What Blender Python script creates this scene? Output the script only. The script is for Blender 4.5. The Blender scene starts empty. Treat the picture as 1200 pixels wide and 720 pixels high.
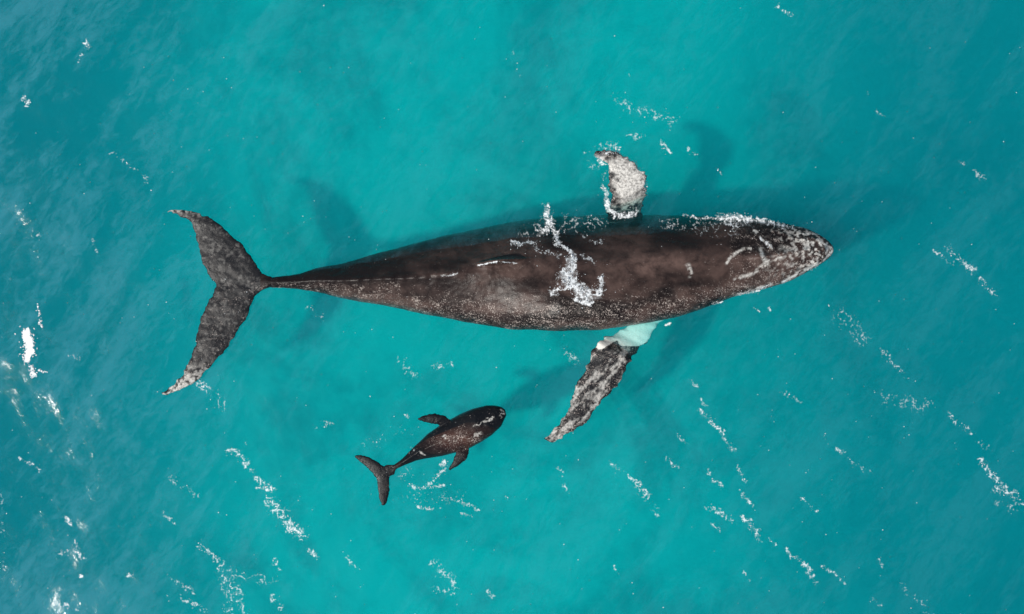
import bpy, bmesh, math, random
import numpy as np
from mathutils import Vector
from mathutils.bvhtree import BVHTree

# ------------------------------------------------------------------ camera, sky, sun
SC = bpy.context.scene
COL = SC.collection
H = 38.0                     # drone height over the water, metres
PPM = 56.0                   # photo pixels (1200 wide) per metre on the water
cam_d = bpy.data.cameras.new('camera')
cam = bpy.data.objects.new('camera', cam_d); COL.objects.link(cam)
cam.location = (0, 0, H); cam.rotation_euler = (0, 0, 0)
cam_d.sensor_width = 36; cam_d.lens = 36 * H / (1200 / PPM)
cam_d.clip_end = 2000
SC.camera = cam

SUN_EL = math.radians(55)
SUN_DIR = Vector((-0.92, -0.40, 0)).normalized() * math.cos(SUN_EL) + Vector((0, 0, math.sin(SUN_EL)))
w = bpy.data.worlds.new('World'); SC.world = w; w.use_nodes = True
nt = w.node_tree
sky = nt.nodes.new('ShaderNodeTexSky'); sky.sky_type = 'NISHITA'; sky.sun_disc = False
sky.sun_elevation = SUN_EL; sky.sun_rotation = math.atan2(SUN_DIR.x, SUN_DIR.y) % (2 * math.pi)
bg = nt.nodes['Background']; bg.inputs[1].default_value = 0.065
nt.links.new(sky.outputs[0], bg.inputs[0])
sd = bpy.data.lights.new('sun', 'SUN'); sd.energy = 4.7; sd.angle = math.radians(3.0); sd.color = (1, 0.95, 0.88)
so = bpy.data.objects.new('sun', sd); COL.objects.link(so)
so.rotation_euler = SUN_DIR.to_track_quat('Z', 'Y').to_euler(); so.location = SUN_DIR * 60
SC.view_settings.view_transform = 'Standard'; SC.view_settings.look = 'None'
SC.view_settings.exposure = 0.15; SC.view_settings.gamma = 1
SC.cycles.volume_bounces = 3
SC.cycles.max_bounces = 10; SC.cycles.transparent_max_bounces = 16
SC.cycles.use_denoising = True

# ------------------------------------------------------------------ helpers
def px(x, y, z=0.0):
    """photo pixel -> point at height z."""
    k = (H - z) / H / PPM
    return ((x - 600) * k, (360 - y) * k, z)

def tag(o, label=None, cat=None, group=None, kind=None):
    if label: o['label'] = label
    if cat: o['category'] = cat
    if group: o['group'] = group
    if kind: o['kind'] = kind
    return o

def _hash(ix, iy, iz, seed):
    n = (ix.astype(np.int64) * 73856093) ^ (iy.astype(np.int64) * 19349663) ^ (iz.astype(np.int64) * 83492791) ^ (seed * 2654435761)
    n = (n ^ (n >> 13)) * 1274126177 & 0x7fffffff
    n = (n ^ (n >> 15)) * 374761393 & 0x7fffffff
    return ((n ^ (n >> 11)) & 0xffff) / 65535.0

def noise(x, y, z, seed=0):
    x0, y0, z0 = np.floor(x), np.floor(y), np.floor(z)
    fx, fy, fz = x - x0, y - y0, z - z0
    fx, fy, fz = [f * f * (3 - 2 * f) for f in (fx, fy, fz)]
    r = 0
    for dx in (0, 1):
        for dy in (0, 1):
            for dz in (0, 1):
                wt = (fx if dx else 1 - fx) * (fy if dy else 1 - fy) * (fz if dz else 1 - fz)
                r = r + wt * _hash(x0 + dx, y0 + dy, z0 + dz, seed)
    return r

def fbm(x, y, z=None, seed=0, octv=4, gain=0.5):
    x = np.asarray(x, float); y = np.asarray(y, float)
    z = np.zeros_like(x) if z is None else np.asarray(z, float)
    s = 0; a = 1; t = 0
    for o in range(octv):
        s = s + a * noise(x * 2 ** o + 17.3 * o, y * 2 ** o - 9.1 * o, z * 2 ** o, seed + o); t += a; a *= gain
    return s / t

def sstep(a, b, v):
    t = np.clip((v - a) / (b - a), 0, 1); return t * t * (3 - 2 * t)

def seg_dist(X, Y, pts):
    """distance in pixels from (X,Y) to a polyline."""
    d = np.full(X.shape, 1e9)
    for (ax, ay), (bx, by) in zip(pts[:-1], pts[1:]):
        vx, vy = bx - ax, by - ay
        t = np.clip(((X - ax) * vx + (Y - ay) * vy) / (vx * vx + vy * vy + 1e-9), 0, 1)
        d = np.minimum(d, np.hypot(X - ax - t * vx, Y - ay - t * vy))
    return d

def mesh_from(name, V, F):
    me = bpy.data.meshes.new(name)
    me.from_pydata([tuple(v) for v in V], [], [tuple(f) for f in F]); me.update()
    return me

class N:
    """tiny node-tree helper"""
    def __init__(s, name):
        s.m = bpy.data.materials.new(name); s.m.use_nodes = True; s.t = s.m.node_tree; s.t.nodes.clear()
        s.out = s.t.nodes.new('ShaderNodeOutputMaterial')
    def n(s, kind, _in=None, **kw):
        nd = s.t.nodes.new(kind)
        for k, v in kw.items(): setattr(nd, k, v)
        for k, v in (_in or {}).items():
            if isinstance(v, bpy.types.NodeSocket): s.t.links.new(v, nd.inputs[k])
            else: nd.inputs[k].default_value = v
        return nd
    def math(s, op, a, b=0.0, clamp=False):
        return s.n('ShaderNodeMath', {0: a, 1: b}, operation=op, use_clamp=clamp).outputs[0]
    def ramp(s, v, lo, hi, a=0.0, b=1.0):
        return s.n('ShaderNodeMapRange', {0: v, 1: lo, 2: hi, 3: a, 4: b}, interpolation_type='SMOOTHSTEP').outputs[0]
    def mix(s, f, a, b):
        nd = s.t.nodes.new('ShaderNodeMix'); nd.data_type = 'RGBA'
        for i, v in ((0, f), (6, a), (7, b)):
            if isinstance(v, bpy.types.NodeSocket): s.t.links.new(v, nd.inputs[i])
            else: nd.inputs[i].default_value = v if i == 0 else (*v, 1)
        return nd.outputs[2]
    def noise(s, co, scale, detail=4, rough=0.5, dist=0.0):
        return s.n('ShaderNodeTexNoise', {'Vector': co, 'Scale': scale, 'Detail': detail, 'Roughness': rough, 'Distortion': dist}).outputs[0]
    def mapping(s, co, scale=(1, 1, 1), rot=0.0, loc=(0, 0, 0)):
        # rotate first, then stretch
        r = s.n('ShaderNodeMapping', {0: co, 1: loc, 2: (0, 0, rot)}).outputs[0]
        return s.n('ShaderNodeMapping', {0: r, 3: scale}).outputs[0]

# ------------------------------------------------------------------ sea water
rng = np.random.RandomState(7)
WV = []
for i in range(42):
    wl = 0.35 * 1.075 ** i                       # 0.35 m .. 9 m
    base = math.radians(33 if i % 3 else 160)    # direction of travel
    a = base + rng.normal(0, 0.42)
    amp = 0.0015 * wl ** 0.9
    WV.append((2 * math.pi / wl * math.cos(a), 2 * math.pi / wl * math.sin(a), rng.rand() * 6.28, min(amp, 0.016)))
def wave(x, y):
    x = np.asarray(x, float); y = np.asarray(y, float)
    z = 0
    for kx, ky, p, a in WV:
        z = z + a * np.sin(kx * x + ky * y + p + 0.8 * np.sin(0.31 * x - 0.23 * y + p))
    rough = 0.7 + 0.4 * sstep(2, -10, x) 
    far = np.clip(1.4 - np.hypot(x, y) / 40, 0, 1)
    return z * rough * far

def axis(lim, step, far=300):
    c = list(np.arange(-lim, lim + step / 2, step)); s = step; v = c[-1]; out = []
    while v < far:
        s *= 1.35; v += s; out.append(v)
    return np.array([-q for q in reversed(out)] + c + out)
gx, gy = axis(12.6, 0.065), axis(8.2, 0.065)
nx, ny = len(gx), len(gy)
XX, YY = np.meshgrid(gx, gy)
ZZ = wave(XX, YY)
top = np.stack([XX.ravel(), YY.ravel(), ZZ.ravel()], 1)
idx = np.arange(nx * ny).reshape(ny, nx)
F = np.stack([idx[:-1, :-1].ravel(), idx[:-1, 1:].ravel(), idx[1:, 1:].ravel(), idx[1:, :-1].ravel()], 1).tolist()
ring = list(idx[0, :]) + list(idx[1:, -1]) + list(idx[-1, -2::-1]) + list(idx[-2:0:-1, 0])
DEPTH = 3.1
b0 = len(top)
low = top[ring].copy(); low[:, 2] = -DEPTH - 3.2
V = np.vstack([top, low]); nr = len(ring)
for i in range(nr):
    j = (i + 1) % nr
    F.append([ring[j], ring[i], b0 + i, b0 + j])
F.append([b0 + i for i in reversed(range(nr))])
me = mesh_from('water', V, F)
me.polygons.foreach_set('use_smooth', [True] * ((nx - 1) * (ny - 1)) + [False] * (len(F) - (nx - 1) * (ny - 1)))
water = bpy.data.objects.new('water', me); COL.objects.link(water)
tag(water, 'clear turquoise sea water with small wind ripples', 'water', kind='structure')

M = N('sea_water')
co = M.n('ShaderNodeTexCoord').outputs['Object']
sep = M.n('ShaderNodeSeparateXYZ', {0: co})
left = M.ramp(sep.outputs[0], -3.0, -11.0)
n1 = M.noise(M.mapping(co, (1.0, 2.6, 1), math.radians(58)), 4.5, 6, 0.66, 0.4)
n2 = M.noise(M.mapping(co, (1.0, 2.2, 1), math.radians(-40)), 3.6, 5, 0.64, 0.5)
hgt = M.math('ADD', M.math('MULTIPLY', n1, 0.5), M.math('MULTIPLY', n2, M.math('ADD', M.math('MULTIPLY', left, 0.9), 0.35)))
bump = M.n('ShaderNodeBump', {'Strength': 0.5, 'Distance': 0.013, 'Height': hgt}).outputs[0]
fres = M.n('ShaderNodeFresnel', {'IOR': 1.33, 'Normal': bump}).outputs[0]
gl = M.n('ShaderNodeBsdfGlossy', {'Color': (1, 1, 1, 1), 'Roughness': 0.10, 'Normal': bump}).outputs[0]
tr = M.n('ShaderNodeBsdfTransparent', {'Color': (1, 1, 1, 1)}).outputs[0]
# bubble haze and sky reflection on ripples, painted as pale diffuse streaks
f1 = M.noise(M.mapping(co, (1.0, 0.28, 1), math.radians(34)), 0.8, 8, 0.66, 0.7)
f2 = M.noise(M.mapping(co, (1.0, 0.45, 1), math.radians(44)), 6.0, 6, 0.7, 0.8)
haze_sky_streaks = M.math('MULTIPLY', M.ramp(M.math('ADD', M.math('MULTIPLY', f1, 0.6), M.math('MULTIPLY', f2, 0.4)), 0.45, 0.62),
              M.math('ADD', M.math('MULTIPLY', left, 0.12), 0.045))
fd = M.n('ShaderNodeBsdfDiffuse', {'Color': (0.14, 0.42, 0.56, 1)}).outputs[0]
base = M.n('ShaderNodeMixShader', {0: haze_sky_streaks, 1: tr, 2: fd}).outputs[0]
surf = M.n('ShaderNodeMixShader', {0: fres, 1: base, 2: gl}).outputs[0]
M.t.links.new(surf, M.out.inputs[0])
va = M.n('ShaderNodeVolumeAbsorption', {'Color': (0.0, 0.934, 0.958, 1), 'Density': 1.5}).outputs[0]
vs = M.n('ShaderNodeVolumeScatter', {'Color': (0.0, 0.88, 0.98, 1), 'Density': 0.23, 'Anisotropy': 0.3}).outputs[0]
vol = M.n('ShaderNodeAddShader', {0: va, 1: vs}).outputs[0]
M.t.links.new(vol, M.out.inputs[1])
me.materials.append(M.m)

# ------------------------------------------------------------------ sea bed
bx, by = axis(16, 0.5, 400), axis(12, 0.5, 400)
BX, BY = np.meshgrid(bx, by)
BZ = -DEPTH + 0.35 * (fbm(BX * 0.22, BY * 0.22, seed=3) - 0.5) - 2.5 * sstep(-4.5, -12, BX) - 1.6 * sstep(2.5, 12, BX)
# keep the bed above the bottom face of the water body
BZ = np.clip(BZ, -DEPTH - 3.0, None)
bi = np.arange(BX.size).reshape(BX.shape)
F = np.stack([bi[:-1, :-1].ravel(), bi[:-1, 1:].ravel(), bi[1:, 1:].ravel(), bi[1:, :-1].ravel()], 1).tolist()
me = mesh_from('seabed', np.stack([BX.ravel(), BY.ravel(), BZ.ravel()], 1), F)
for p in me.polygons: p.use_smooth = True
bed = bpy.data.objects.new('seabed', me); COL.objects.link(bed)
tag(bed, 'pale sandy sea bed with darker weedy patches under the water', 'seabed', kind='structure')
M = N('sand_and_weed')
co = M.n('ShaderNodeTexCoord').outputs['Object']
sep = M.n('ShaderNodeSeparateXYZ', {0: co})
a1 = M.noise(M.mapping(co, (1, 0.6, 1), math.radians(-35)), 0.33, 5, 0.6, 0.8)
a2 = M.noise(co, 1.6, 5, 0.6, 0.3)
p = M.ramp(M.math('ADD', M.math('MULTIPLY', a1, 0.75), M.math('MULTIPLY', a2, 0.25)), 0.32, 0.58)
# bed colour gets darker towards the two ends of the view
side = M.math('ADD', M.ramp(sep.outputs[0], -4.5, -10.5, 0, 0.75), M.ramp(sep.outputs[0], 3.5, 10.0, 0, 0.55))
p = M.math('MULTIPLY', p, M.math('SUBTRACT', 1.0, side))
c = M.mix(p, (0.27, 0.30, 0.25), (0.72, 0.70, 0.56))
b = M.n('ShaderNodeBsdfPrincipled', {'Base Color': c, 'Roughness': 0.95})
M.t.links.new(b.outputs[0], M.out.inputs[0]); me.materials.append(M.m)

# ------------------------------------------------------------------ whales
def resample(pts, ts):
    P = np.array(pts, float)
    s = np.r_[0, np.cumsum(np.hypot(*np.diff(P, axis=0).T))]; s /= s[-1]
    # smooth (Catmull-Rom-like) interpolation of a dense linear curve
    return np.stack([np.interp(ts, s, P[:, 0]), np.interp(ts, s, P[:, 1])], 1)

def smooth_poly(pts, n=200, k=3):
    ts = np.linspace(0, 1, n); P = resample(pts, ts)
    for _ in range(k * 4):
        P[1:-1] = 0.25 * P[:-2] + 0.5 * P[1:-1] + 0.25 * P[2:]
    return P

def rings_to_mesh(R):
    n, m = R.shape[:2]
    V = [tuple(p) for p in R.reshape(-1, 3)]
    F = []
    for i in range(n - 1):
        for j in range(m):
            k = (j + 1) % m
            F.append((i * m + j, i * m + k, (i + 1) * m + k, (i + 1) * m + j))
    V.append(tuple(R[0].mean(0))); c0 = len(V) - 1
    V.append(tuple(R[-1].mean(0))); c1 = len(V) - 1
    for j in range(m):
        k = (j + 1) % m
        F.append((c0, k, j)); F.append((c1, (n - 1) * m + j, (n - 1) * m + k))
    return V, F

def blade(A, B, zt, th, n=130, jag=0.0, seed=0, m=20, skewA=0.38):
    """a fin between two edge polylines; zt: (t, z) table; th: (t, thickness) table. The thick side is at skewA of the chord from A."""
    ts = np.linspace(0, 1, n)
    PA = resample(smooth_poly(A, k=1), ts); PB = resample(smooth_poly(B, k=1), ts)
    d = PB - PA; L = np.hypot(d[:, 0], d[:, 1])[:, None] + 1e-6; u = d / L
    ja = (fbm(ts * 34, ts * 0, seed=seed, octv=3) - 0.5)[:, None] * jag
    jb = (fbm(ts * 40, ts * 0 + 5, seed=seed + 9, octv=3) - 0.5)[:, None] * jag
    PA = PA - u * ja; PB = PB + u * jb
    z = np.interp(ts, *zip(*zt)); h = np.interp(ts, *zip(*th))
    R = np.zeros((n, m, 3))
    for j in range(m):
        a = 2 * math.pi * j / m
        f = 0.5 - 0.5 * math.cos(a)                     # 0 at A .. 1 at B
        prof = (max(f, 1e-6) ** (skewA * 1.4)) * (max(1 - f, 0)) ** 0.8
        prof = prof / 0.62
        s = 1 if math.sin(a) >= 0 else -1
        if abs(math.sin(a)) < 1e-6: s = 0
        X = PA[:, 0] * (1 - f) + PB[:, 0] * f; Y = PA[:, 1] * (1 - f) + PB[:, 1] * f
        Zv = z + s * (0.010 + h / 2 * prof) 
        k = (H - Zv) / H / PPM
        R[:, j, 0] = (X - 600) * k; R[:, j, 1] = (360 - Y) * k; R[:, j, 2] = Zv
    return rings_to_mesh(R)

def trunk(Up, Lo, ztop, hr, keel, roll, ridge, n=170, m=64):
    """body between its two outline polylines (photo pixels)."""
    ts = np.linspace(0, 1, n)
    PU = resample(smooth_poly(Up, 240, 1), ts); PL = resample(smooth_poly(Lo, 240, 1), ts)
    R = np.zeros((n, m, 3))
    zt = np.interp(ts, *zip(*ztop)); hh = np.interp(ts, *zip(*hr)); kk = np.interp(ts, *zip(*keel))
    rl = np.interp(ts, *zip(*roll)); rc = np.interp(ts, *zip(*ridge))
    W = np.hypot(*(PU - PL).T) / 2 / PPM
    ht = W * hh; zc = zt - ht
    for j in range(m):
        a = 2 * math.pi * j / m
        u = math.cos(a)                                 # +1 upper outline, -1 lower outline
        f = (u + 1) / 2
        X = PL[:, 0] * (1 - f) + PU[:, 0] * f; Y = PL[:, 1] * (1 - f) + PU[:, 1] * f
        rd = (max(0.0, 1 - abs(u) ** 2.5)) ** (1 / 2.2)
        if math.sin(a) >= 0:
            un = np.where(u > rc, (u - rc) / (1 - rc), (rc - u) / (1 + rc))
            peak = np.clip(1 - un, 0, 1) ** 0.95
            Zv = zc + ht * ((1 - kk) * rd + kk * peak) - rl * u * W
        else:
            Zv = zc - ht * 0.95 * rd - rl * u * W
        k = (H - Zv) / H / PPM
        R[:, j, 0] = (X - 600) * k; R[:, j, 1] = (360 - Y) * k; R[:, j, 2] = Zv
    return rings_to_mesh(R)

def fuse(name, pieces, voxel, smooth=2):
    """grow several lofts into ONE continuous skin."""
    V = []; F = []
    for v, f in pieces:
        o = len(V); V += v; F += [tuple(i + o for i in q) for q in f]
    me = mesh_from(name + '_rough', V, F)
    bm = bmesh.new(); bm.from_mesh(me); bmesh.ops.recalc_face_normals(bm, faces=bm.faces); bm.to_mesh(me); bm.free()
    o = bpy.data.objects.new(name + '_rough', me); COL.objects.link(o)
    r = o.modifiers.new('r', 'REMESH'); r.mode = 'VOXEL'; r.voxel_size = voxel; r.use_smooth_shade = True
    s = o.modifiers.new('s', 'SMOOTH'); s.factor = 0.5; s.iterations = smooth
    dg = bpy.context.evaluated_depsgraph_get()
    out = bpy.data.meshes.new_from_object(o.evaluated_get(dg)); out.name = name
    bpy.data.objects.remove(o); bpy.data.meshes.remove(me)
    for p in out.polygons: p.use_smooth = True
    return out

def coords(me):
    a = np.empty(len(me.vertices) * 3); me.vertices.foreach_get('co', a); return a.reshape(-1, 3)
def normals(me):
    a = np.empty(len(me.vertices) * 3); me.vertices.foreach_get('normal', a); return a.reshape(-1, 3)
def set_attr(me, name, v):
    at = me.attributes.new(name, 'FLOAT', 'POINT'); at.data.foreach_set('value', np.ascontiguousarray(v, dtype=np.float32))
def to_px(P):
    k = (H - P[:, 2]) / H / PPM
    return P[:, 0] / k + 600, 360 - P[:, 1] / k

# ---- adult
Up = [(300, 329), (318, 325.5), (345, 323), (370, 315), (400, 309), (450, 295), (500, 282), (550, 270), (600, 260), (650, 254), (700, 252), (750, 252),
      (800, 253), (850, 255), (880, 256), (905, 259), (925, 263), (945, 268), (960, 274), (970, 281), (976, 289)]
Lo = [(300, 334), (318, 337.5), (345, 338), (370, 343), (400, 349), (450, 359), (500, 369), (550, 379), (600, 386), (650, 388), (700, 387), (750, 380),
      (800, 370), (850, 352), (880, 342), (905, 336), (925, 330), (945, 319), (960, 311), (970, 304), (976, 296)]
def tx(x): return (x - 300) / 676.0
body = trunk(Up, Lo,
    ztop=[(0, .10), (tx(345), .16), (tx(400), .28), (tx(500), .46), (tx(600), .62), (tx(700), .60), (tx(800), .55), (tx(870), .50), (tx(930), .36), (tx(960), .22), (1, .08)],
    hr=[(0, 1.0), (tx(400), 1.2), (tx(500), .95), (tx(600), .85), (tx(800), .8), (tx(900), .72), (1, .7)],
    keel=[(0, .3), (tx(400), .65), (tx(580), .55), (tx(650), .12), (tx(800), .05), (tx(900), .28), (1, .2)],
    roll=[(0, .05), (tx(500), .13), (tx(600), .40), (tx(700), .52), (tx(800), .46), (tx(880), .14), (1, .03)],
    ridge=[(0, 0), (tx(400), .02), (tx(500), .05), (tx(540), .12), (tx(600), .28), (tx(640), .25), (tx(850), .0), (tx(900), -.1), (1, -.15)])
fl_up = blade(
    A=[(330, 326), (313, 324.5), (304.5, 317), (297, 305), (285, 288.6), (267, 270.5), (247, 256), (230, 249), (216, 244.5), (205, 245.5), (196, 247)],
    B=[(300, 345), (262, 343), (253, 337), (246, 327), (239, 314), (233.5, 298), (229, 279), (225, 264), (215, 255.5), (203, 250.5), (196, 249)],
    zt=[(0, .06), (.3, .07), (.8, .07), (1, .02)], th=[(0, .20), (.3, .12), (.8, .06), (1, .04)], jag=5, seed=1)
fl_lo = blade(
    A=[(330, 334), (319, 335.5), (306, 340), (297, 353.5), (285, 379), (267, 407.6), (246, 433), (231, 447), (212.5, 458), (200, 462), (190, 463)],
    B=[(300, 322), (262, 328), (253, 337), (244, 352), (236, 371), (230.5, 393), (230, 404), (223, 420), (214, 440), (202, 451), (189, 460.5)],
    zt=[(0, .06), (.3, .07), (.8, .08), (1, .03)], th=[(0, .20), (.3, .12), (.8, .06), (1, .04)], jag=5, seed=4)
fp_lo = blade(
    A=[(748, 355), (744, 377), (722, 389), (706, 398), (695, 409), (690, 420), (684, 436), (676, 450), (670, 467), (664, 485), (652, 500), (642, 509), (636, 512)],
    B=[(785, 360), (773, 380), (763, 393), (756, 402), (746, 411), (741, 420), (731, 438), (723, 453), (714, 465), (704, 472), (693, 486), (683, 498), (670, 508), (657, 516), (645, 518.5), (637, 515)],
    zt=[(0, -.60), (.12, -.34), (.24, -.25), (.30, -.12), (.35, .07), (.6, .12), (.9, .1), (1, .05)], th=[(0, .30), (.3, .2), (.7, .12), (1, .05)], jag=7, seed=7)
fp_up = blade(
    A=[(708, 280), (713, 258), (711, 246), (716, 230), (712.5, 217), (712, 205), (713, 195), (708, 188), (700, 184), (696, 182)],
    B=[(758, 280), (752, 258), (754, 240), (757, 228), (757, 219), (758.5, 210), (753, 201), (743, 192), (733, 184), (725, 178), (714, 175.5), (703, 177), (697, 179)],
    zt=[(0, -.7), (.2, -.34), (.33, -.08), (.40, .12), (.7, .22), (1, .14)], th=[(0, .3), (.3, .2), (.7, .12), (1, .06)], jag=8, seed=11)
# dorsal fin: a low hooked fin on its hump
def fin(p0, p1, tipp, z0, hgt, wid):
    R = []
    n = 26
    for i in range(n):
        t = i / (n - 1)
        x = p0[0] * (1 - t) + p1[0] * t; y = p0[1] * (1 - t) + p1[1] * t
        prof = (min(1, t / .45)) ** 1.2 * (1 - max(0, (t - .45) / .55)) ** 1.3 if False else math.sin(math.pi * min(1, t ** 1.0)) ** .8
        hh = hgt * prof; ww = wid * (0.25 + 0.75 * math.sin(math.pi * t))
        ring = []
        for j in range(14):
            a = 2 * math.pi * j / 14
            zz = z0 - .25 + (0.25 + hh) * (0.5 + 0.5 * math.sin(a)) * 1.0
            f = (zz - z0 + .25) / (0.25 + hgt)
            yy = y + ww * math.cos(a) * (1 - .55 * f)
            xx = x + (tipp[0] - x) * 0.35 * f
            ring.append(px(xx, yy + (tipp[1] - y) * .35 * f, zz))
        R.append(ring)
    return rings_to_mesh(np.array(R))
dfin = fin((622, 304), (556, 311), (578, 300), .46, .40, 6.0)
adult_me = fuse('whale', [body, fl_up, fl_lo, fp_lo, fp_up, dfin], 0.021, 2)

def skin_relief(me, head, tub, amp):
    P = coords(me); Nn = normals(me)
    d = amp * (fbm(P[:, 0] * 2.2, P[:, 1] * 3.4, P[:, 2] * 3, seed=21, octv=4) - .5) + amp * .12 * (fbm(P[:, 0] * 14, P[:, 1] * 14, P[:, 2] * 14, seed=5, octv=2) - .5)
    P = P + Nn * d[:, None]
    X, Y = to_px(P)
    for (cx, cy, r, h) in tub:
        k = np.exp(-((X - cx) ** 2 + (Y - cy) ** 2) / (2 * r * r)) * (Nn[:, 2] > 0.1)
        P[:, 2] += h * k
    me.vertices.foreach_set('co', P.ravel()); me.update()

rr = random.Random(3)
tub = []
for row, (x0, y0, x1, y1) in enumerate([(902, 301, 966, 292), (905, 272, 962, 283), (900, 325, 955, 308)]):
    for i in range(9):
        t = i / 8
        tub.append((x0 + (x1 - x0) * t + rr.uniform(-2, 2), y0 + (y1 - y0) * t + rr.uniform(-2, 2), rr.uniform(1.3, 2.0), rr.uniform(.02, .04)))
tub += [(888, 298, 5, .07), (893, 303, 4, .04), (915, 296, 10, .05)]
for x in np.arange(420, 550, 13):        # knuckles along the tail stock ridge
    tub.append((x, np.interp(x, [400, 475, 540], [329, 327, 318]), 3.5, .03))
skin_relief(adult_me, None, tub, 0.055)
# median rostrum ridge
P = coords(adult_me); X, Y = to_px(P); Nn = normals(adult_me)
d = seg_dist(X, Y, [(885, 304), (915, 298), (966, 291)])
P[:, 2] += .05 * np.exp(-(d / 4.0) ** 2) * (Nn[:, 2] > .1)
adult_me.vertices.foreach_set('co', P.ravel()); adult_me.update()

# colour attributes of the skin: white marks, speckle amount, tone
P = coords(adult_me); X, Y = to_px(P)
g1 = fbm(P[:, 0] * 9, P[:, 1] * 9, P[:, 2] * 9, seed=31, octv=3)
g2 = fbm(P[:, 0] * 20, P[:, 1] * 20, P[:, 2] * 20, seed=37, octv=2)
g3 = fbm(P[:, 0] * 3, P[:, 1] * 3, P[:, 2] * 3, seed=41, octv=3)
white = np.zeros(len(P))
def line_mark(pts, wd, st=1.0, rag=.5):
    global white
    d = seg_dist(X + 7 * (g1 - .5), Y + 7 * (g3 - .5), pts)
    m = st * (1 - sstep(wd * .15, wd * 1.1, d)) * sstep(rag - .04, rag + .10, g2 * .55 + g1 * .45)
    white = np.maximum(white, m)
line_mark([(860, 330), (880, 322), (893, 312), (905, 304), (920, 301), (945, 300)], 2.8, 0.77, 0.45)
line_mark([(851, 310), (857, 302), (864, 296), (873, 292), (880, 292)], 2.0, 0.81, 0.41)
line_mark([(885, 270), (892, 280), (905, 290)], 2.1, 0.77, 0.47)
line_mark([(892, 292), (894, 303), (900, 309)], 3.7, 0.85, 0.39)
line_mark([(807, 312), (810, 325)], 3.0, 0.77, 0.47)
# rostrum patches
hd = sstep(905, 945, X) * (1 - sstep(14, 30, np.abs(Y - (291 + (X - 930) * 0.05))))
white = np.maximum(white, hd * sstep(.47, .56, g1 * .6 + g2 * .4) * (0.95))
hd2 = sstep(880, 935, X) * (Nn[:, 2] > .1)
white = np.maximum(white, hd2 * sstep(.57, .65, g2 * .8 + g1 * .2) * .55)
# pale jaw edge
line_mark([(862, 347), (885, 339), (905, 333)], 2.4, .9, .42)
line_mark([(918, 330), (940, 318), (962, 309), (974, 298)], 2.4, 1, .38)
# flippers: white under-water root, mottled blade
fpl = (Y > 372) & (X > 630) & (X < 775) & (P[:, 1] < -.2) & ((Y > 395) | (P[:, 2] < -.12) | (Y > 386))
root = sstep(385, 401, X * 0 + Y)
axis_t = seg_dist(X, Y, [(768, 372), (746, 392), (722, 404)])
flip_blade = (Y > 398 + (X - 745) * -0.02) & (X > 630) & (X < 752)
is_lo = ((Y > 389) & (X > 630) & (X < 780) & (P[:, 1] < 0)) | ((P[:, 2] < .0) & (Y > 371) & (X > 715) & (X < 778) & (seg_dist(X, Y, [(768, 378), (742, 392), (715, 403)]) < 15) & (P[:, 2] > -.75))
ua_ = (-P[:, 0] - P[:, 1]) * .7071; va_ = (P[:, 0] - P[:, 1]) * .7071
st_ = fbm(ua_ * 3.2, va_ * 13, P[:, 2], seed=71, octv=4)
moss = sstep(.44, .62, .65 * st_ + .35 * g2 + .10 * (1 - sstep(0, 26, seg_dist(X, Y, [(728, 415), (708, 450), (694, 472)]))) - .065)
dark_line = (seg_dist(X, Y, [(716, 404), (706, 412), (702, 426)]) < 9.5)
white = np.where(is_lo, np.where((seg_dist(X + 8 * (g3 - .5), Y + 8 * (g3 - .5), [(772, 372), (740, 394)]) < 17) & (Y < 406) & (seg_dist(X, Y, [(712, 411), (708, 420)]) > 13) | (seg_dist(X, Y, [(735, 388), (716, 397), (703, 405)]) < 5), .95, moss * .62 * (1 - .8 * dark_line)), white)
is_up = (Y < 249) & (X > 690) & (X < 765) & (Y > 168)
mu = sstep(.38, .62, .30 * g1 + .25 * g2 + .45 * g3 - .10 * sstep(192, 178, Y) + .20 * (1 - sstep(4, 22, seg_dist(X, Y, [(730, 198), (738, 210), (736, 222)]))) - .115)
white = np.where(is_up, mu * .95, white)
flu = X < 305
fm = sstep(.55, .64, .4 * g1 + .6 * g2) * (0.25 + .75 * np.maximum(sstep(425, 455, Y), sstep(256, 248, Y)))
tipm = np.maximum(sstep(415, 455, Y), sstep(253, 245, Y)) * sstep(.42, .54, .5 * g1 + .5 * g2)
white = np.where(flu, np.maximum(fm * .45, tipm * .8), white)
# speckles (scars and painted sun glints): strong along the lower flank, tail stock, lower fluke
low = sstep(0, 1, 0 * X)
ymid = np.interp(X, [300, 400, 500, 600, 700, 800, 900, 980], [331, 331, 326, 312, 318, 315, 300, 292])
ylow = np.interp(X, [300, 400, 500, 600, 700, 800, 850, 900, 980], [336, 348, 368, 386, 387, 370, 352, 336, 300])
fr = np.clip((Y - ymid) / np.maximum(ylow - ymid, 4), -1, 1)
spk = .25 + .75 * sstep(.2, .75, fr)
spk = np.where((X < 470), np.maximum(spk, .9 * sstep(-.1, .2, fr)), spk)
spk = np.where(fr < -.15, .10, spk)
spk = np.where(flu, np.where(Y > 337, .62, .35), spk)
spk = np.where(is_lo | is_up, .9, spk)
spk = np.where((X > 855) & (fr > -.9), np.maximum(spk, .8), spk)
tone = sstep(.38, .62, fbm(P[:, 0] * .9, P[:, 1] * 2.2, P[:, 2], seed=51, octv=4)) * .55
tone += .9 * np.exp(-((X - 772) / 38) ** 2 - ((Y - 305) / 13) ** 2) + .15 * np.exp(-((X - 560) / 90) ** 2 - ((Y - 345) / 18) ** 2) + .4 * np.exp(-((X - 440) / 60) ** 2 - ((Y - 340) / 9) ** 2)  # first patch: warm wet sheen painted into the tone
tone = tone * (1 - .5 * sstep(.05, -.55, fr))  # flank away from the sun painted darker, as shade
tone = np.where(flu, .2 * tone + .12 * (Y > 337), tone)
gray = ((is_lo | is_up | flu) * 1.0)
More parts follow.
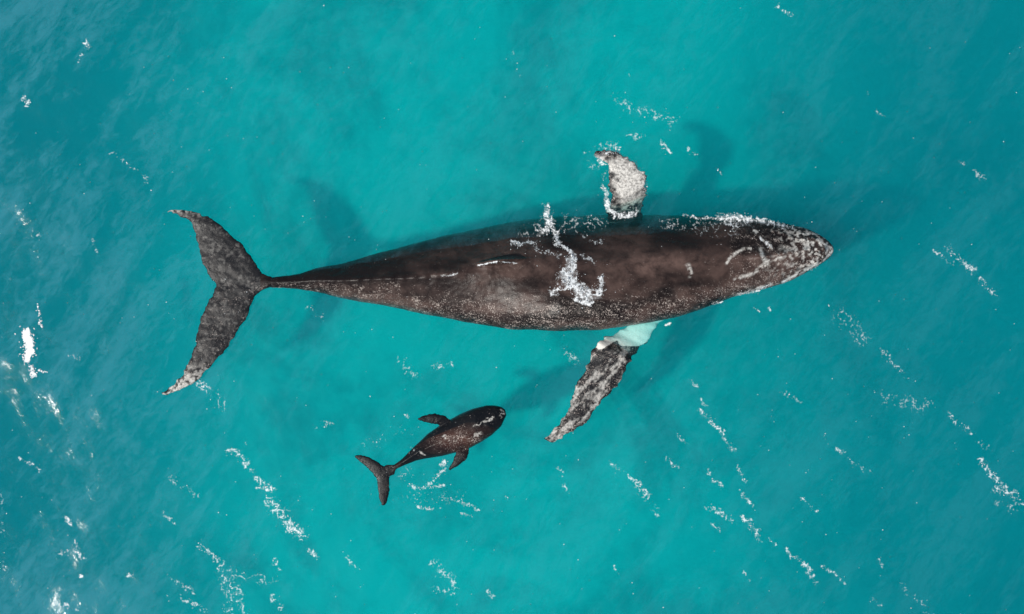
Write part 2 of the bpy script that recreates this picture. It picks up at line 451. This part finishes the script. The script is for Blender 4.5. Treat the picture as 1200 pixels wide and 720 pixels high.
for n_, v_ in (('white', white), ('speck', spk), ('tone', tone), ('gray', gray)): set_attr(adult_me, n_, np.clip(v_, 0, 1))
set_attr(adult_me, 'clean', (is_lo & (white > .9)) * 1.0)

# ---- calf
cUp = [(455, 549), (458.3, 547.5), (471, 538), (485, 524), (500, 509.5), (516.7, 497.5), (535.4, 487), (554, 478.8), (570, 475), (580, 475), (587, 476.5), (592, 480)]
cLo = [(455, 554), (460.4, 551.7), (471, 546.5), (487.5, 540), (500, 537.5), (516.7, 535), (535.4, 530.5), (550, 526), (564.6, 518), (577, 510), (587.5, 499.6), (593.5, 487)]
cbody = trunk(cUp, cLo, ztop=[(0, .05), (.2, .10), (.45, .18), (.75, .20), (.92, .14), (1, .04)], hr=[(0, 1), (.5, .85), (1, .75)],
              keel=[(0, .3), (.25, .5), (.5, .2), (1, .1)], roll=[(0, .0), (1, .05)], ridge=[(0, 0), (1, 0)], n=90, m=48)
cfu = blade([(466, 543), (455, 548), (446.9, 545), (437.5, 538), (427, 534), (421, 533.5), (415.6, 534.5)],
            [(462, 556), (447, 563), (441.7, 561.5), (437.5, 555.8), (429, 547.5), (420, 540), (416, 536)],
            zt=[(0, .03), (1, .03)], th=[(0, .08), (.6, .04), (1, .02)], n=60, jag=2.2, seed=14)
cfl = blade([(468, 545), (456, 554), (456.5, 564), (456, 577), (454, 587), (451, 592)],
            [(452, 545), (442, 556), (441.7, 562), (443, 572.5), (445, 585), (448, 592.5)],
            zt=[(0, .03), (1, .03)], th=[(0, .08), (.6, .04), (1, .02)], n=60, jag=2.2, seed=15)
cpu = blade([(535, 500), (527, 491), (520.8, 487), (510.4, 485), (500, 486), (494, 488.5), (489.6, 491)],
            [(520, 508), (514, 498), (509, 497.3), (502, 495.6), (496, 494.2), (490, 492)],
            zt=[(0, -.05), (.4, .03), (1, .04)], th=[(0, .08), (.6, .05), (1, .025)], n=60, jag=2, seed=16)
cpl = blade([(548, 512), (549.5, 526), (549, 533), (545.8, 539), (537.5, 545.4), (527, 551.5)],
            [(532, 515), (535, 529), (533.3, 534), (531, 541), (527.5, 547), (525.5, 549.5)],
            zt=[(0, -.05), (.4, .03), (1, .02)], th=[(0, .08), (.6, .05), (1, .025)], n=60, jag=2, seed=17)
cdf = fin((505, 521), (486, 531), (490, 530), .10, .06, 2.2)
calf_me = fuse('whale', [cbody, cfu, cfl, cpu, cpl, cdf], 0.0125, 2)
skin_relief(calf_me, None, [(572, 499, 3, .02), (560, 497, 2, .015), (586, 484, 1.2, .015), (580, 488, 1.2, .012), (574, 491, 1.2, .012)], 0.02)
P = coords(calf_me); X, Y = to_px(P)
g1 = fbm(P[:, 0] * 16, P[:, 1] * 16, P[:, 2] * 9, seed=61, octv=3); g2 = fbm(P[:, 0] * 34, P[:, 1] * 34, P[:, 2] * 20, seed=67, octv=2); g3 = g1
white = np.zeros(len(P))
line_mark([(554, 499), (564, 496.5), (573, 493), (579, 490)], 1.3, .8, .36)
line_mark([(587, 479), (590, 485)], 1.6, .9, .38)
line_mark([(586, 489), (590, 485)], 1.1, .8, .38)
line_mark([(556, 511), (563, 508)], 2.8, .6, .38)
line_mark([(519, 511), (522, 511)], 1.9, 1, .2)
line_mark([(491, 529), (498, 533.5)], 1.2, .6, .35)
yc = np.interp(X, [455, 500, 540, 593], [551, 521, 504, 484])
bodyc = (X > 470)
patch = np.exp(-((X - 536) / 34) ** 2 - ((Y - 515) / 12) ** 2)
spk = np.where(bodyc, .15 + .85 * patch, .2)
spk = np.where((Y - yc) < -6, .12, spk)
tone = np.where(bodyc, .75 * patch, .15)
for n_, v_ in (('white', white), ('speck', spk), ('tone', tone), ('gray', ((X < 462) | (spk < .2)) * 1.0)): set_attr(calf_me, n_, np.clip(v_, 0, 1))

def skin_material(name, dark, brown, fine, grey, lo=.72):
    M = N(name)
    co = M.n('ShaderNodeTexCoord').outputs['Object']
    at = {k: M.n('ShaderNodeAttribute', attribute_name=k).outputs['Fac'] for k in ('white', 'speck', 'tone', 'gray', 'clean')}
    a = M.noise(co, 3.0 * fine, 6, 0.65, 0.3)
    c = M.mix(M.math('MULTIPLY', at['tone'], M.ramp(a, .3, .65, .25, 1.0)), dark, brown)
    c = M.mix(M.math('MULTIPLY', at['gray'], 1.0), c, grey)
    # fine pale scars and sun glints, both painted as speckles
    s1 = M.noise(co, 34 * fine, 3, 0.8, 0.2)
    s0 = M.noise(M.mapping(co, (.7, 1.3, 1), .2), 6 * fine, 4, 0.6, 0.6)
    thr = M.math('SUBTRACT', lo, M.math('MULTIPLY', at['speck'], .165))
    s = M.math('ADD', s1, M.math('MULTIPLY', M.math('SUBTRACT', s0, .5), .45))
    sm = M.math('MULTIPLY', M.math('SUBTRACT', s, thr), 12, True)
    c = M.mix(M.math('MULTIPLY', sm, .75), c, (0.46, 0.40, 0.36))
    # medium grey mottling
    m1 = M.noise(co, 12 * fine, 4, 0.7, 0.2)
    c = M.mix(M.math('MULTIPLY', M.ramp(m1, .5, .68, 0, .3), at['speck']), c, (0.11, 0.09, 0.08))
    wv = M.math('MULTIPLY', at['white'], M.ramp(M.noise(co, 22 * fine, 6, .8), .40, .58, .35, 1.0))
    wv = M.math('MAXIMUM', wv, at['clean'])
    sm = M.math('MULTIPLY', sm, 1.0)
    c = M.mix(wv, c, (0.66, 0.65, 0.61))
    bh = M.math('ADD', M.math('MULTIPLY', s1, .5), M.math('ADD', M.math('MULTIPLY', m1, .6), a))
    bp = M.n('ShaderNodeBump', {'Strength': .45, 'Distance': .02, 'Height': bh}).outputs[0]
    b = M.n('ShaderNodeBsdfPrincipled', {'Base Color': c, 'Roughness': M.ramp(a, .3, .7, .26, .42), 'Normal': bp, 'Specular IOR Level': .17})
    M.t.links.new(b.outputs[0], M.out.inputs[0])
    return M.m
adult_me.materials.clear(); calf_me.materials.clear()
adult_me.materials.append(skin_material('adult_skin', (0.009, 0.007, 0.007), (0.125, 0.080, 0.068), 1.0, (0.012, 0.013, 0.015)))
calf_me.materials.append(skin_material('calf_skin', (0.008, 0.007, 0.008), (0.085, 0.038, 0.028), 1.1, (0.006, 0.007, 0.009), .69))
adult = bpy.data.objects.new('whale', adult_me); COL.objects.link(adult)
tag(adult, 'huge dark brown adult humpback whale with white marked snout, swimming at the surface', 'whale')
calf = bpy.data.objects.new('whale', calf_me); COL.objects.link(calf)
tag(calf, 'small black whale calf with brown speckled back, swimming below the adult flipper', 'whale')

# ------------------------------------------------------------------ foam and modelled sun glints
def bvh_of(me):
    return BVHTree.FromPolygons([v.co[:] for v in me.vertices], [p.vertices[:] for p in me.polygons])
BV = [bvh_of(adult_me), bvh_of(calf_me)]
def ground(x, y):
    """height of what the foam or glint lies on, and whether that is skin"""
    z = float(wave(x, y)); on = False
    for b in BV:
        h = b.ray_cast(Vector((x, y, 5)), Vector((0, 0, -1)))
        if h[0] is not None and h[0].z > z: z = h[0].z; on = True
    return z, on

M = N('foam')
b = M.n('ShaderNodeBsdfPrincipled', {'Base Color': (0.80, 0.84, 0.86, 1), 'Roughness': .5})
al = M.n('ShaderNodeAttribute', attribute_name='cover').outputs['Fac']
t_ = M.n('ShaderNodeBsdfTransparent', {'Color': (1, 1, 1, 1)}).outputs[0]
M.t.links.new(M.n('ShaderNodeMixShader', {0: al, 1: t_, 2: b.outputs[0]}).outputs[0], M.out.inputs[0]); FOAM_AND_GLINT = M.m  # also colours the sun glints modelled as flecks

def lace_sheet(strokes, seed, amt=1.0, step=.55, ridged=False):
    """connected lace of foam or modelled glints draped on water and skin: vertices, faces, cover"""
    V = []; F = []; C = []
    for si, (pts, wd, cnt) in enumerate(strokes):
        P = np.array(pts, float)
        if len(P) == 1: P = np.vstack([P, P + 1.0])
        ln = max(np.hypot(*np.diff(P, axis=0).T).sum(), wd)
        st = float(np.interp(cnt / (ln * wd), [0, .4, 1.5, 4, 8], [.15, .34, .52, .80, 1.2])) * amt
        thin = float(np.interp(cnt / (ln * wd), [0, .5, 1.5, 4], [.38, .5, .68, .85]))
        m = wd * 2.6 + 3
        gx_ = np.arange(P[:, 0].min() - m, P[:, 0].max() + m, step); gy_ = np.arange(P[:, 1].min() - m, P[:, 1].max() + m, step)
        X, Y = np.meshgrid(gx_, gy_)
        wx_ = (fbm(X / 9, Y / 9, seed=seed + 1) - .5) * 5 + (fbm(X / 3.2, Y / 3.2, seed=seed + 2) - .5) * 3
        wy_ = (fbm(X / 9, Y / 9, seed=seed + 3) - .5) * 5 + (fbm(X / 3.2, Y / 3.2, seed=seed + 4) - .5) * 3
        d = seg_dist(X + wx_ * (1.5 if ridged else min(1, wd / 3)), Y + wy_ * (1.5 if ridged else min(1, wd / 3)), [tuple(q) for q in P]) / wd
        base = np.exp(-(d * .85) ** 2) * st
        r1 = np.clip(1 - np.abs(fbm(X / 7, Y / 7, seed=seed + 5, octv=3) - .5) * 9, 0, 1)
        r2 = np.clip(1 - np.abs(fbm(X / 3.0, Y / 3.0, seed=seed + 6, octv=2) - .5) * 6, 0, 1)
        g = fbm(X / 1.6, Y / 1.6, seed=seed + 7, octv=2)
        a = sstep(.52, .95, base * .8 + (.30 * r1 + .22 * r2 + .34 * (g - .3)) * np.exp(-(d * .6) ** 2))
        if ridged: a = sstep(.55, 1.05, base * .62 + (.48 * r1 + .34 * r2 + .5 * (g - .35)) * np.exp(-(d * .42) ** 2)); a = np.maximum(a, .42 * sstep(.22, .85, base * (.7 + .6 * r1)))
        a = np.where(a < .04, 0, a)
        q = (a[:-1, :-1] + a[1:, :-1] + a[:-1, 1:] + a[1:, 1:]) > .08
        ids = -np.ones(X.shape, int)
        ii, jj = np.nonzero(q)
        for i, j in zip(ii, jj):
            f = []
            for (u, v) in ((i, j), (i + 1, j), (i + 1, j + 1), (i, j + 1)):
                if ids[u, v] < 0:
                    x, y, _ = px(X[u, v], Y[u, v], 0); z, on = ground(x, y)
                    if on: x, y, _ = px(X[u, v], Y[u, v], z)
                    ids[u, v] = len(V); V.append((x, y, z + .008 + .001 * si)); C.append(float(a[u, v]) * thin)
                f.append(ids[u, v])
            F.append(f)
    return V, F, C

ICO = [(0, 0, 1)] + [(math.cos(a), math.sin(a), .25) for a in [i * math.pi / 3 for i in range(6)]] + [(0, 0, -.4)]
ICOF = [(0, 1 + i, 1 + (i + 1) % 6) for i in range(6)] + [(7, 1 + (i + 1) % 6, 1 + i) for i in range(6)]

def foam(name, label, strokes, seed, size=(.008, .028), spray=0.0, lace=6.0, thr=.5, ridged=False, sheet=True):
    size = (size[0] * .62, size[1] * .62)
    """strokes: (polyline in photo pixels, half width px, count)"""
    r = np.random.RandomState(seed); V, F, C = lace_sheet(strokes, seed, ridged=ridged) if sheet else ([], [], [])
    for pts, wd, cnt in strokes:
        P = np.array(pts, float)
        L = np.r_[0, np.cumsum(np.hypot(*np.diff(P, axis=0).T))] if len(P) > 1 else np.array([0.])
        cnt = max(1, int(cnt * (.12 if ridged else .4))); made = tries = 0
        while made < cnt and tries < cnt * 12:
            tries += 1
            if len(P) > 1:
                s = r.rand() * L[-1]; x = np.interp(s, L, P[:, 0]); y = np.interp(s, L, P[:, 1])
            else: x, y = P[0]
            q = r.normal(0, .5 if r.rand() < .7 else 1.05, 2)
            x += q[0] * wd; y += q[1] * wd
            g = float(fbm(x / lace, y / lace, seed=seed, octv=3))
            e = np.hypot(*q)
            if ridged:
                if abs(g - .5) > .040 - .012 * e and g < .62 and r.rand() > .12: continue
            elif g < thr + .05 * e - .03: continue
            made += 1
            sz = size[0] + (size[1] - size[0]) * r.rand() ** 2.2 * (1.25 - .4 * min(e, 2))
            sz = max(sz, .004)
            wx, wy, _ = px(x, y, 0)
            z, on = ground(wx, wy)
            if on: wx, wy, _ = px(x, y, z); z, on = ground(wx, wy)
            z += spray * r.rand() ** 2 * (1 if r.rand() < .5 else 0)
            a = r.rand() * 6.28; ex = r.uniform(.6, 1.7); ca, sa = math.cos(a), math.sin(a)
            o = len(V)
            for (vx, vy, vz) in ICO:
                k = sz * r.uniform(.75, 1.25); ux, uy = vx * k * ex, vy * k
                V.append((wx + ux * ca - uy * sa, wy + ux * sa + uy * ca, z + vz * sz * .2))
            F += [tuple(i + o for i in f) for f in ICOF]
    nf = (len(V) - len(C)) // 8; C += list(np.repeat(r.uniform(.25, .95, nf), 8)); me = mesh_from(name, V, F); me.materials.append(FOAM_AND_GLINT); set_attr(me, 'cover', C)
    for p in me.polygons: p.use_smooth = True
    o = bpy.data.objects.new(name, me); COL.objects.link(o)
    tag(o, label, 'foam', kind='stuff')
    return o

foam('sea_foam', 'lacy white foam and spray breaking over the adult whale back ahead of its fin', [
    ([(641, 243), (644, 258), (640, 268), (632, 276)], 5, 420), ([(641, 250), (650, 272), (655, 286)], 3.5, 380),
    ([(650, 286), (664, 290), (671, 298), (672, 310)], 2.2, 420), ([(600, 286), (615, 286), (628, 284)], 3.2, 200),
    ([(670, 306), (668, 318), (664, 332)], 8.5, 900), ([(664, 326), (678, 338), (690, 344)], 7.5, 800), ([(660, 322), (672, 334), (682, 345), (690, 350)], 6, 1000),
    ([(690, 350), (700, 348), (705, 338), (703, 325)], 4, 420), ([(676, 352), (690, 355)], 3, 260), ([(648, 344), (656, 340)], 4, 110), ([(683, 300), (696, 310)], 3, 80),
    ([(655, 300), (640, 296), (628, 292)], 3, 80), ([(684, 278), (704, 286)], 2.5, 70), ([(610, 280), (640, 262), (700, 262)], 9, 130)],
    101, (.008, .032), spray=.10, lace=7.0, ridged=True)
foam('sea_foam', 'white water breaking along the upper side of the adult whale head', [
    ([(800, 254), (830, 256), (845, 256)], 1.6, 160), ([(842, 254), (860, 256), (880, 258)], 4.5, 620), ([(880, 257), (905, 262), (930, 268)], 3.2, 420),
    ([(850, 262), (880, 264)], 5, 260), ([(884, 270), (893, 281), (904, 290)], 2.2, 150), ([(780, 262), (860, 272)], 7, 90)], 102, (.007, .026), lace=5, ridged=True)
foam('sea_foam', 'white foam edging the lower jaw of the adult whale', [
    ([(864, 344), (880, 343), (892, 338), (902, 334)], 1.9, 260), ([(834, 356), (846, 354)], 1.3, 60), ([(917, 331), (925, 327)], 1.8, 70),
    ([(925, 326), (950, 315), (962, 309)], 1.2, 90), ([(780, 381), (785, 379)], 1.5, 25), ([(884, 361), (890, 366)], 1.4, 22), ([(902, 362)], 2, 12)], 103, (.007, .024), lace=3, thr=.42)
foam('sea_foam', 'foam ringing the raised white flipper on the far side of the adult whale', [
    ([(698, 182), (712, 178), (726, 179)], 3, 240), ([(706, 192), (703, 188)], 3, 60), ([(705, 220), (711, 228), (713, 244), (720, 252)], 3, 480),
    ([(720, 250), (735, 254), (742, 250)], 4, 300), ([(757, 208), (757, 228)], 2.2, 120), ([(722, 180), (742, 190), (753, 202)], 1.5, 120), ([(700, 172), (722, 170)], 5, 40), ([(688, 180), (690, 190), (705, 205)], 4, 30)],
    104, (.007, .024), spray=.04, lace=5, ridged=True)
foam('sea_foam', 'thin white highlight line, modelled as foam, along the low dorsal fin of the adult whale', [
    ([(560, 311), (572, 309), (583, 307)], 1.1, 130), ([(586, 307), (606, 309)], .9, 60), ([(516, 323), (528, 323), (536, 320)], 1.3, 60)], 107, (.007, .02), lace=3, thr=.3)  # bright fin ridge highlight and a glint, modelled as foam lines
foam('sea_foam', 'foam trail churned up beside the calf flipper and tail', [
    ([(524, 549), (516, 555), (508, 562)], 3, 70), ([(508, 564), (496, 572), (486, 572), (479, 566)], 2.2, 85), ([(496, 572), (520, 569)], 3, 90),
    ([(517, 545), (520, 541)], 4, 60), ([(490, 594), (502, 597), (516, 595)], 2.2, 120), ([(532, 586), (545, 590), (562, 598)], 3, 110), ([(540, 602), (550, 603)], 2, 36),
    ([(480, 545), (470, 560)], 8, 40), ([(476, 486), (480, 491)], 2.5, 26), ([(482, 524), (486, 528)], 1.8, 8), ([(480, 580), (540, 585)], 16, 90), ([(590, 582), (600, 588)], 3, 16), ([(430, 520), (480, 505)], 10, 25)],
    105, (.006, .022), lace=4, thr=.45)

foam('sea_foam', 'solid white foam patch of a small breaking wave at the far left', [
    ([(30, 390), (34, 402), (36, 412)], 4.5, 800), ([(34, 412), (32, 422)], 3.2, 380), ([(37, 430), (40, 440)], 3, 110), ([(44, 355), (46, 370), (49, 384)], 2, 60), ([(44, 434), (54, 436)], 1.2, 26)],
    106, (.02, .05), lace=6, thr=.25)
GLINT_STREAKS = {  # sun glints on the waves, modelled as streaks of white flecks
 'broad sparkling streak of modelled sun glints below the adult tail': [([(266, 528), (278, 530), (290, 545), (303, 562), (318, 574)], 3.2, 300), ([(300, 572), (322, 574)], 1.8, 70), ([(314, 588), (328, 600), (340, 616), (352, 626)], 6, 420), ([(338, 620), (355, 624)], 3, 120), ([(362, 644), (370, 650)], 3, 50), ([(262, 478), (240, 455), (232, 448)], 4, 50), ([(236, 452), (256, 462)], 4, 60)],
 'loose modelled sun glints scattered at the lower left': [([(230, 636), (250, 652), (260, 662)], 4, 110), ([(258, 668), (266, 690), (270, 716)], 5, 160), ([(275, 690), (285, 716)], 4, 120), ([(268, 672), (320, 682)], 5, 60), ([(198, 674), (215, 686), (226, 694)], 2.5, 110), ([(212, 700), (240, 712)], 3, 60), ([(318, 700), (328, 714)], 3, 50), ([(320, 656), (326, 664)], 2.5, 26), ([(408, 655), (418, 665)], 3, 20), ([(200, 560), (232, 580)], 3, 22), ([(192, 600), (205, 612)], 2.5, 18)],
 'small modelled sun glints on ripples near the lower left corner': [([(78, 606), (84, 615)], 2.2, 60), ([(70, 648), (84, 644), (100, 655)], 3.2, 140), ([(88, 634), (94, 652)], 2.5, 60), ([(95, 676)], 2.2, 26), ([(150, 672), (160, 677)], 2, 45), ([(78, 708), (92, 716)], 2, 34), ([(22, 538), (38, 545), (46, 552)], 2, 60), ([(2, 575), (4, 632), (5, 680)], 2, 14), ([(82, 415), (92, 420)], 2, 26)],
 'two small modelled sun glints at the upper left edge': [([(102, 50), (104, 58)], 2.8, 55), ([(28, 115), (33, 122)], 2.6, 50), ([(92, 70), (100, 60)], 2, 10), ([(120, 170), (150, 192), (175, 214)], 1.6, 30), ([(110, 280), (116, 296)], 1.6, 12), ([(42, 270), (46, 278)], 2, 8)],
 'modelled sun glints above the raised flipper': [([(722, 116), (740, 128), (760, 132), (788, 142)], 5, 110), ([(774, 168), (784, 178)], 2.2, 60), ([(738, 160), (758, 160)], 2.5, 26), ([(806, 176), (816, 180)], 2.2, 18), ([(912, 8), (928, 18)], 1.8, 50), ([(600, 62), (606, 90)], 3, 18), ([(840, 199), (848, 205)], 2, 10)],
 'streak of modelled sun glints slanting across the right edge beyond the head': [([(1093, 294), (1104, 299)], 1.6, 22), ([(1112, 290), (1124, 304), (1140, 318)], 3, 80), ([(1148, 324), (1156, 336), (1164, 342)], 3, 80), ([(1104, 306), (1118, 308)], 3, 14), ([(1126, 190), (1156, 212)], 2.5, 16), ([(1017, 112), (1022, 128), (1037, 140)], 1.4, 12)],
 'thick streak of modelled sun glints running off the lower right edge': [([(1112, 486), (1126, 498), (1140, 510)], 3, 80), ([(1146, 536), (1160, 554), (1172, 566)], 3.2, 170), ([(1168, 572), (1186, 580), (1202, 590)], 5, 240), ([(1145, 520), (1160, 524)], 3, 14), ([(1172, 590), (1190, 594)], 4, 30)],
 'long streak of modelled sun glints below and right of the lowered flipper': [([(820, 481), (836, 495), (848, 512), (860, 530)], 2.4, 240), ([(864, 546), (874, 562)], 2.4, 60), ([(866, 574), (880, 590)], 2.2, 60), ([(806, 446), (818, 456)], 1.6, 22), ([(822, 468), (826, 474)], 1.6, 12), ([(794, 508), (804, 520)], 2, 22)],
 'broken streak of modelled sun glints across the lower right': [([(828, 552), (836, 562), (846, 570)], 2.2, 60), ([(830, 592), (842, 600), (858, 612)], 2.8, 100), ([(868, 606), (882, 618), (892, 634)], 3, 170), ([(902, 632), (908, 638)], 2, 26), ([(922, 646), (936, 656), (950, 668)], 3.4, 160), ([(948, 670), (956, 684)], 3, 44), ([(962, 664), (978, 672), (992, 684)], 1.9, 60), ([(835, 616), (846, 626)], 2, 20), ([(872, 672), (880, 682)], 1.6, 20), ([(1022, 702), (1036, 712)], 2, 26)],
 'short streak of modelled sun glints right of the calf': [([(716, 542), (728, 552)], 2.2, 26), ([(738, 558), (750, 568), (760, 582)], 2.4, 110), ([(652, 548), (658, 556)], 2, 20), ([(660, 568), (666, 576)], 1.6, 14), ([(782, 538), (792, 548)], 2.4, 30), ([(746, 570), (772, 602)], 3, 20), ([(508, 662), (534, 684)], 5, 80), ([(570, 692), (578, 698)], 2, 22), ([(508, 690), (530, 696)], 3, 32), ([(720, 664), (724, 674)], 1.6, 12)],
 'thin scattered modelled sun glints right of centre': [([(966, 508), (968, 514)], 2, 16), ([(982, 528), (996, 540), (1018, 554)], 2.4, 66), ([(940, 584), (958, 600)], 1.6, 46), ([(1034, 412), (1046, 425), (1062, 440)], 3, 54), ([(1036, 466), (1090, 476)], 6, 24), ([(918, 458), (935, 470)], 3, 18), ([(1054, 684), (1090, 718)], 3, 20), ([(985, 370), (1010, 395)], 8, 24), ([(1030, 656), (1038, 664)], 2, 18)],
 'pale modelled sun glints between the calf and the adult belly': [([(508, 430), (530, 426)], 2, 32), ([(470, 424), (486, 440)], 5, 20), ([(392, 494), (370, 500)], 3, 12), ([(360, 360), (378, 372)], 3, 20), ([(660, 410), (676, 426)], 4, 26)],
}
for i, (lab, st) in enumerate(GLINT_STREAKS.items()):
    foam('glint_fleck', lab, [(p_, w_ * 1.15, c_ * 1.15) for p_, w_, c_ in st], 200 + i, (.007, .024), lace=5, ridged=True)

# single sun glints everywhere, modelled as small white flecks
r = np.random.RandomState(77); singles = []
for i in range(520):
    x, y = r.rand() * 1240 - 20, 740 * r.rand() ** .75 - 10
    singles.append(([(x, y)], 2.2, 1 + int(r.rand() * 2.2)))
foam('glint_fleck', 'tiny single sun glints, modelled as white flecks, scattered over the whole sea surface', singles, 300, (.008, .020), lace=5, thr=.2, sheet=False)
